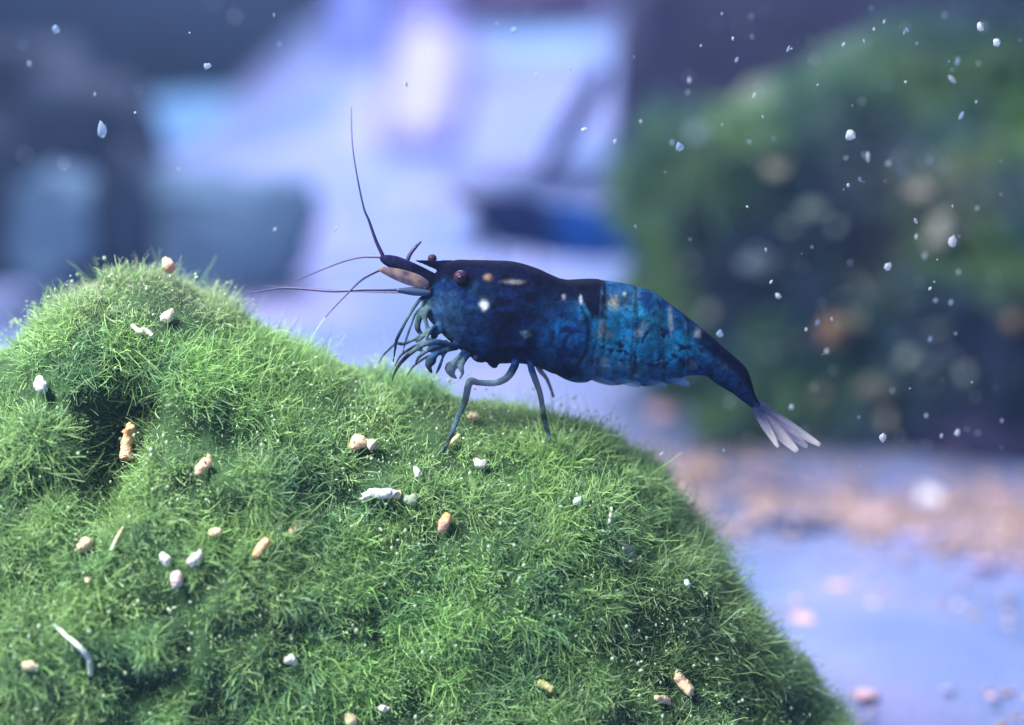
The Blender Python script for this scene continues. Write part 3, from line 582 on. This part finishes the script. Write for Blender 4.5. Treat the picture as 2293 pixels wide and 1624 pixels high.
# ------------------------------------------------------------------ mossy rock on the right
Y = 12.5; k2 = (Y-CAM[1])/D*K
parts = [((2210, 620), (640, 560), 3.2, 31), ((1790, 780), (330, 280), 2.6, 32), ((1665, 500), (190, 220), 2.0, 33), ((2330, 800), (420, 330), 2.8, 34), ((2330, 230), (330, 230), 2.6, 35), ((1960, 330), (240, 190), 2.2, 36)]
VV = []; FF = []; o_ = 0
for (c, r, dep, s) in parts:
    V, F = lump(at(*c, Y), (r[0]*k2, dep, r[1]*k2), 5, .22, 1.6, s, .9); VV.append(V); FF.append(F+o_); o_ += len(V)
V2 = np.vstack(VV); F2 = np.vstack(FF); V2 = V2+((fbm(V2, 1.1, 50)-.5)*1.5)[:, None]*np.array([0, -1, 0])+flowf(V2, .9, 55)*1.5+flowf(V2, 2.2, 56)*.6
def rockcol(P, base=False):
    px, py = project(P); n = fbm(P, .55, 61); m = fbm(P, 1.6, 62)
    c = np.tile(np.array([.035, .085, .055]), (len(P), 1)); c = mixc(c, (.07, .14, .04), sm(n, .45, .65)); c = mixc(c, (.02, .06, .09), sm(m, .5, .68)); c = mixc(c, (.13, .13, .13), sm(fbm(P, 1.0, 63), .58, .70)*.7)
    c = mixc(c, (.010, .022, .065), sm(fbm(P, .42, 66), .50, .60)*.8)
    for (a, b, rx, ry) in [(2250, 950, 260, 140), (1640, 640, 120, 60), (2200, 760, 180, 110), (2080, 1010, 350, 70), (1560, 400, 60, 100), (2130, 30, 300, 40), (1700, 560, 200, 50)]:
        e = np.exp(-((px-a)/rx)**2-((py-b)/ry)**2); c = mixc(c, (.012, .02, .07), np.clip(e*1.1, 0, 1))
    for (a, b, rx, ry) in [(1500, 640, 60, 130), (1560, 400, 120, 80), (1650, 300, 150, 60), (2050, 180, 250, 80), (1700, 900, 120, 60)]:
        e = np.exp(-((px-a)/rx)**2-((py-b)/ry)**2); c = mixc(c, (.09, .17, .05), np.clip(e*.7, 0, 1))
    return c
mr = empty('mossy_rock', at(1900, 1000, Y)); tag(mr, 'blurred green mossy rock filling the right background', 'rock')
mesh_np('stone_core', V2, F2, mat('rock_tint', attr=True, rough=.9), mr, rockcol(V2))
def w2(P):
    px, py = project(P); return ((px > 1250) & (px < 2450) & (py > -60) & (py < 1200) & (P[:, 1] < Y)).astype(float)+1e-6
P, N = sample(V2, F2, 45000, w2)
# keep strands rooted outwards
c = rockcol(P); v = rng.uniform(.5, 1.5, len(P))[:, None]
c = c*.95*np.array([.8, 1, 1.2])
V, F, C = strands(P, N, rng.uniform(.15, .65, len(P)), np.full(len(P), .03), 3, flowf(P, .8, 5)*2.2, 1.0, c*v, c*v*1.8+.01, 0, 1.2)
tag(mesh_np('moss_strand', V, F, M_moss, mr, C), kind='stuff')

# ------------------------------------------------------------------ debris on the mossy rock and at its foot
BV2 = BVHTree.FromPolygons(V2.tolist(), F2.tolist())
Mdeb = {}
def dmat(c):
    if c not in Mdeb: Mdeb[c] = mat('debris', c, rough=.8)
    return Mdeb[c]
def debris(px, py, rx, ry, c, label, seed, y=None, cat='debris', name='debris_clump', group='debris clumps on and below the mossy rock'):
    d = ray(px, py)
    if y is None:
        h = BV2.ray_cast(Vector(CAM), d)[0]; p = (h-d*.35) if h else Vector(at(px, py, 10))
    elif y == 'floor':
        t_ = (FZ+.12-CAM[2])/d.z; p = Vector(CAM)+d*t_
    k = (p.y-CAM[1])/D*K; rd = random.Random(seed); g = G(); fl = y == 'floor'
    dz = k*ry*(2.2 if fl else .8)
    V, F = lump((0, 0, 0), (rx*k*.75, dz*.75, ry*k*(.35 if fl else .75)), 3, .6, 2.2, seed*17); g.add(V, F.tolist())
    for j in range(14 if fl else 10):
        a_ = rd.uniform(0, 6.283); q_ = rd.uniform(.3, .8); m_ = rd.uniform(.2, .4)*max(ry, rx*.45)*k
        V, F = lump((math.cos(a_)*q_*rx*k, math.sin(a_)*q_*dz if fl else rd.uniform(-.3, .3)*rx*k, rd.uniform(-.1, .12)*ry*k if fl else math.sin(a_)*q_*ry*k), (m_*rd.uniform(.7, 1.5), m_, m_*rd.uniform(.5, 1.1)), 2, .6, 1.8, seed*31+j)
        g.add(V, F.tolist())
    o = g.obj(name, dmat(c)); o.location = p; return tag(o, label, cat, group)
OR = (.17, .105, .065); PB = (.075, .11, .14); BE = (.10, .105, .085); PKB = (.56, .36, .44)
for i, (a, b, rx, ry, c, l) in enumerate([
  (1700, 590, 52, 34, PB, 'large pale blue grey debris clump right of the dark shrimp back'), (1860, 740, 30, 42, OR, 'orange brown clump in the middle of the mossy rock'), (1915, 720, 30, 26, BE, 'pale clump touching the orange brown one on the rock'),
  (1950, 870, 34, 30, BE, 'pale beige clump low on the mossy rock'), (1840, 885, 24, 26, BE, 'small beige clump left of the low beige one'), (2110, 520, 30, 46, (.24, .25, .22), 'long olive brown clump on the right of the rock'),
  (1740, 380, 34, 20, (.22, .22, .17), 'brownish clump high on the mossy rock'), (1590, 700, 18, 22, (.2, .22, .22), 'small grey clump above the tail'), (2060, 430, 34, 22, (.28, .26, .22), 'sandy clump right of the white flake'), (2270, 720, 22, 22, OR, 'orange clump at the right edge of the rock'),
  (1560, 300, 24, 20, (.16, .24, .30), 'blue grey clump near the rock top on the left'), (2100, 740, 24, 16, (.2, .26, .3), 'bluish clump right of the orange brown one'), (1820, 470, 36, 22, (.16, .22, .20), 'green grey clump in the upper middle of the rock'), (1545, 590, 14, 14, (.34, .38, .42), 'round grey clump at the left side of the rock'), (2180, 1010, 70, 20, (.16, .12, .16), 'dim brown clump at the foot of the rock')]):
    debris(a, b, rx, ry, c, l, i)
for i, (a, b, rx, ry, c, l) in enumerate([
  (1480, 925, 38, 26, PKB, 'pink clump on the sand just below the shrimp tail'), (1570, 1050, 62, 20, (.34, .22, .17), 'brown orange clump touching the moss hill edge'), (1700, 1070, 80, 16, (.22, .17, .24), 'dull brown clump under the tail fan'),
  (2085, 1110, 30, 34, (.80, .76, .85), 'bright white shell like lump at the foot of the rock'), (2120, 1125, 60, 22, (.40, .25, .17), 'orange clump around the white lump'), (1960, 1150, 70, 22, (.46, .32, .36), 'wide pink brown clump left of the white lump'), (1880, 1100, 60, 18, (.34, .24, .26), 'brown clump left of the wide pink one'),
  (2240, 1110, 50, 22, (.44, .30, .36), 'pinkish clump at the right edge'), (1780, 1165, 90, 18, (.08, .10, .22), 'long dark stone lying on the sand'), (2080, 1170, 50, 18, (.36, .23, .17), 'orange smear shaped clump below the white lump'), (2050, 1200, 60, 16, (.34, .28, .50), 'mauve clump on the open sand'),
  (1880, 1312, 34, 11, PKB, 'flat pink flake on the pale sand'), (1800, 1385, 34, 18, PKB, 'pink flake near the moss edge'), (1785, 1345, 16, 14, (.44, .32, .56), 'small mauve flake above the pink one'), (1935, 1555, 34, 18, PKB, 'pink flake near the bottom right of the hill'), (1915, 1500, 20, 14, (.4, .3, .55), 'small mauve flake beside the moss spike'),
  (2220, 1560, 14, 10, PKB, 'small pink flake at the lower right'), (2120, 1545, 20, 8, (.34, .32, .60), 'faint mauve flake left of the lower right one'), (2200, 1260, 44, 12, (.36, .30, .52), 'dim mauve flake toward the right edge')]):
    debris(a, b, rx, ry, c, l, 40+i, 'floor')

# small litter scattered over the sand, thickest below the mossy rock
nL = 5200; lx = rng.uniform(1350, 2500, nL); ly = 1090+rng.normal(size=nL)*45+(lx-1500)*.09; far_ = rng.random(nL) > .93; ly[far_] = rng.uniform(1100, 1640, far_.sum())
keep = (fbm(np.stack([lx/150, ly/60, lx*0], 1), 1, 3) > .46) | (rng.random(nL) > .8); lx, ly = lx[keep], ly[keep]; g = G(); cols = []
pal = np.array([(.40, .25, .19), (.48, .32, .28), (.30, .22, .24), (.52, .40, .46), (.22, .18, .27)])
for i, (a, b) in enumerate(zip(lx, ly)):
    d = ray(a, b); t_ = (FZ+.1-CAM[2])/d.z; p = np.array(CAM)+np.array(d)*t_; r_ = rng.uniform(.012, .045)
    V, F = lump(p, (r_*rng.uniform(.8, 1.8), r_*rng.uniform(.8, 1.6), r_*.5), 1, .5, 2, i % 50); g.add(V, F.tolist()); cols += [pal[rng.integers(5)]*rng.uniform(.8, 1.3)]*len(V)
lt = g.obj('sand_litter', mat('litter', attr=True, rough=.8)); setcol(lt.data, np.array(cols)); tag(lt, 'brown and pink litter strewn on the sand below the mossy rock', 'litter', kind='stuff')
for i in range(16):
    a, b = random.uniform(1480, 2280), random.uniform(160, 1010)
    if b < 560-(a-1480)*.5: b += 350
    debris(a, b, random.uniform(8, 22), random.uniform(8, 22), random.choice([PB, BE, (.20, .26, .24), (.26, .24, .2)]), 'small dim pale clump stuck to the mossy rock', 100+i, group='small dim clumps on the mossy rock')

# ------------------------------------------------------------------ specks drifting in the water
random.seed(11)
sp_mesh = []
for i in range(8):
    V, F = lump((0, 0, 0), (1, .8, 1.1), 2, .65, 1.6, 100+i); me = bpy.data.meshes.new('flake'); me.from_pydata(V.tolist(), [], F.tolist()); me.polygons.foreach_set('use_smooth', [True]*len(me.polygons)); me.materials.append(M_speck if i < 5 else M_speckb); sp_mesh.append(me)
def speck(px, py, Y, r, el=1.0, rot=0, mi=0, label='small pale speck drifting in the water', name='drifting_speck'):
    o = bpy.data.objects.new(name, sp_mesh[mi]); COL.objects.link(o); o.location = at(px, py, Y); k = (Y-CAM[1])/D*K*r
    o.scale = (k, k*.8, k*el); o.rotation_euler = (random.random()*.5, math.radians(rot), random.random()*.6)
    return tag(o, label, 'speck', 'specks drifting in the water' if 'drifting in the water' in label else None)
big = [(1905, 303, 14, .9, 60, 0, 'brightest white flake floating before the mossy rock'), (2233, 95, 11, .8, 80, 1, 'white flake near the upper right corner'), (2195, 60, 13, .5, 70, 2, 'elongated pale flake at the top right'), (2133, 541, 12, 1.3, 0, 3, 'cream flake floating on the right before the dark patch'),
 (1988, 597, 10, 1.2, 10, 4, 'pointed white flake over the dark part of the rock'), (1977, 980, 10, 1.2, 0, 0, 'white flake floating right of the tail fan'), (2144, 968, 8, 1.1, 20, 1, 'cream speck near the right edge below the rock'), (1944, 352, 5, 2.8, -15, 2, 'thin stick like flake under the brightest one'), (2132, 178, 6, 2.4, -50, 3, 'slanting pale stick in the upper right'),
 (1612, 748, 10, 1.0, 30, 6, 'fuzzy grey speck touching the shrimp back'), (1743, 663, 9, .7, 40, 0, 'white flake left of the dark hollow in the rock'), (1772, 911, 6, 1.1, 0, 1, 'white speck above the tail fan'), (1522, 330, 12, 1.0, 0, 6, 'round bluish disc like speck left on the mossy rock'), (229, 292, 13, 1.7, 5, 6, 'pale oval speck over the pale blue stone'),
 (125, 66, 9, 1.1, 10, 5, 'pale blue speck in the upper left corner'), (465, 148, 11, .7, -20, 6, 'blurred bluish speck in the upper left middle'), (754, 511, 4, 1.8, 35, 7, 'tiny dark speck left of the long upright feeler'), (1378, 317, 5, 1.3, 0, 0, 'white speck right of the slanting dark stem'), (1308, 290, 9, .5, -20, 2, 'flat white speck on the dark stem'), (1151, 68, 6, 1, 0, 0, 'white speck against the purple driftwood'), (2270, 635, 30, 1.1, 0, 7, 'large faint round smudge at the right edge'), (205, 108, 26, 1, 0, 7, 'large faint round smudge at the upper left')]
for (a, b, r, el, rot, mi, l) in big:
    if 'smudge' in l: continue
    o = speck(a, b, random.uniform(-.6, .8) if r < 10.5 else .4, r*.85, el, rot, mi, l)
for i in range(240):
    u = random.random()
    if u < .80: px, py = random.triangular(1330, 2293, 2150), random.uniform(10, 1080)
    elif u < .93: px, py = random.uniform(0, 780), random.uniform(0, 560)
    else: px, py = random.uniform(800, 1330), random.uniform(0, 300)
    if 930 < px < 1720 and 560 < py < 900: continue
    mi_ = random.choice([0, 1, 2, 3, 4, 5, 6, 7]); where = 'before the dark upper left' if px < 800 else 'above the near shrimp' if px < 1330 else 'high before the indigo rock' if (px < 1750 and py < 330) else 'before the upper part of the mossy rock' if py < 420 else 'before the lower part of the mossy rock' if py < 900 else 'low by the foot of the mossy rock'
    speck(px, py, random.choice([random.uniform(-4.5, -1.5), random.uniform(-1, 1.5), random.uniform(-1, 1.5), random.uniform(1.5, 6)]), random.choice([1.3, 1.6, 2, 2.4, 2.8, 3.2, 4.0]), random.uniform(.8, 2.2), random.uniform(-40, 40), mi_, 'small %s speck drifting in the water %s' % ('white' if mi_ < 5 else 'faint bluish', where))
bpy.context.view_layer.update()

# ------------------------------------------------------------------ the slightly cloudy water
g = G(); x0, x1, y0, y1, z0, z1 = -46, 46, -13, 77.5, FZ-2.2, 13.5
g.add([(x0, y0, z0), (x1, y0, z0), (x1, y1, z0), (x0, y1, z0), (x0, y0, z1), (x1, y0, z1), (x1, y1, z1), (x0, y1, z1)], [(0, 3, 2, 1), (4, 5, 6, 7), (0, 1, 5, 4), (1, 2, 6, 5), (2, 3, 7, 6), (3, 0, 4, 7)])
mv = bpy.data.materials.new('cloudy_water'); mv.use_nodes = True; nt = mv.node_tree; nt.nodes.remove(nt.nodes['Principled BSDF'])
pv = nt.nodes.new('ShaderNodeVolumePrincipled'); pv.inputs['Color'].default_value = (.36, .58, .98, 1); pv.inputs['Density'].default_value = .0014; pv.inputs['Anisotropy'].default_value = .2
nt.links.new(pv.outputs[0], nt.nodes['Material Output'].inputs['Volume'])
hz = g.obj('haze', mv, smooth=False); tag(hz, kind='stuff')
#print('S2', [round(float(v[0])) for v in project(np.array([at(1062, 437, 12.0)]))], s2.location, shrimp.location)
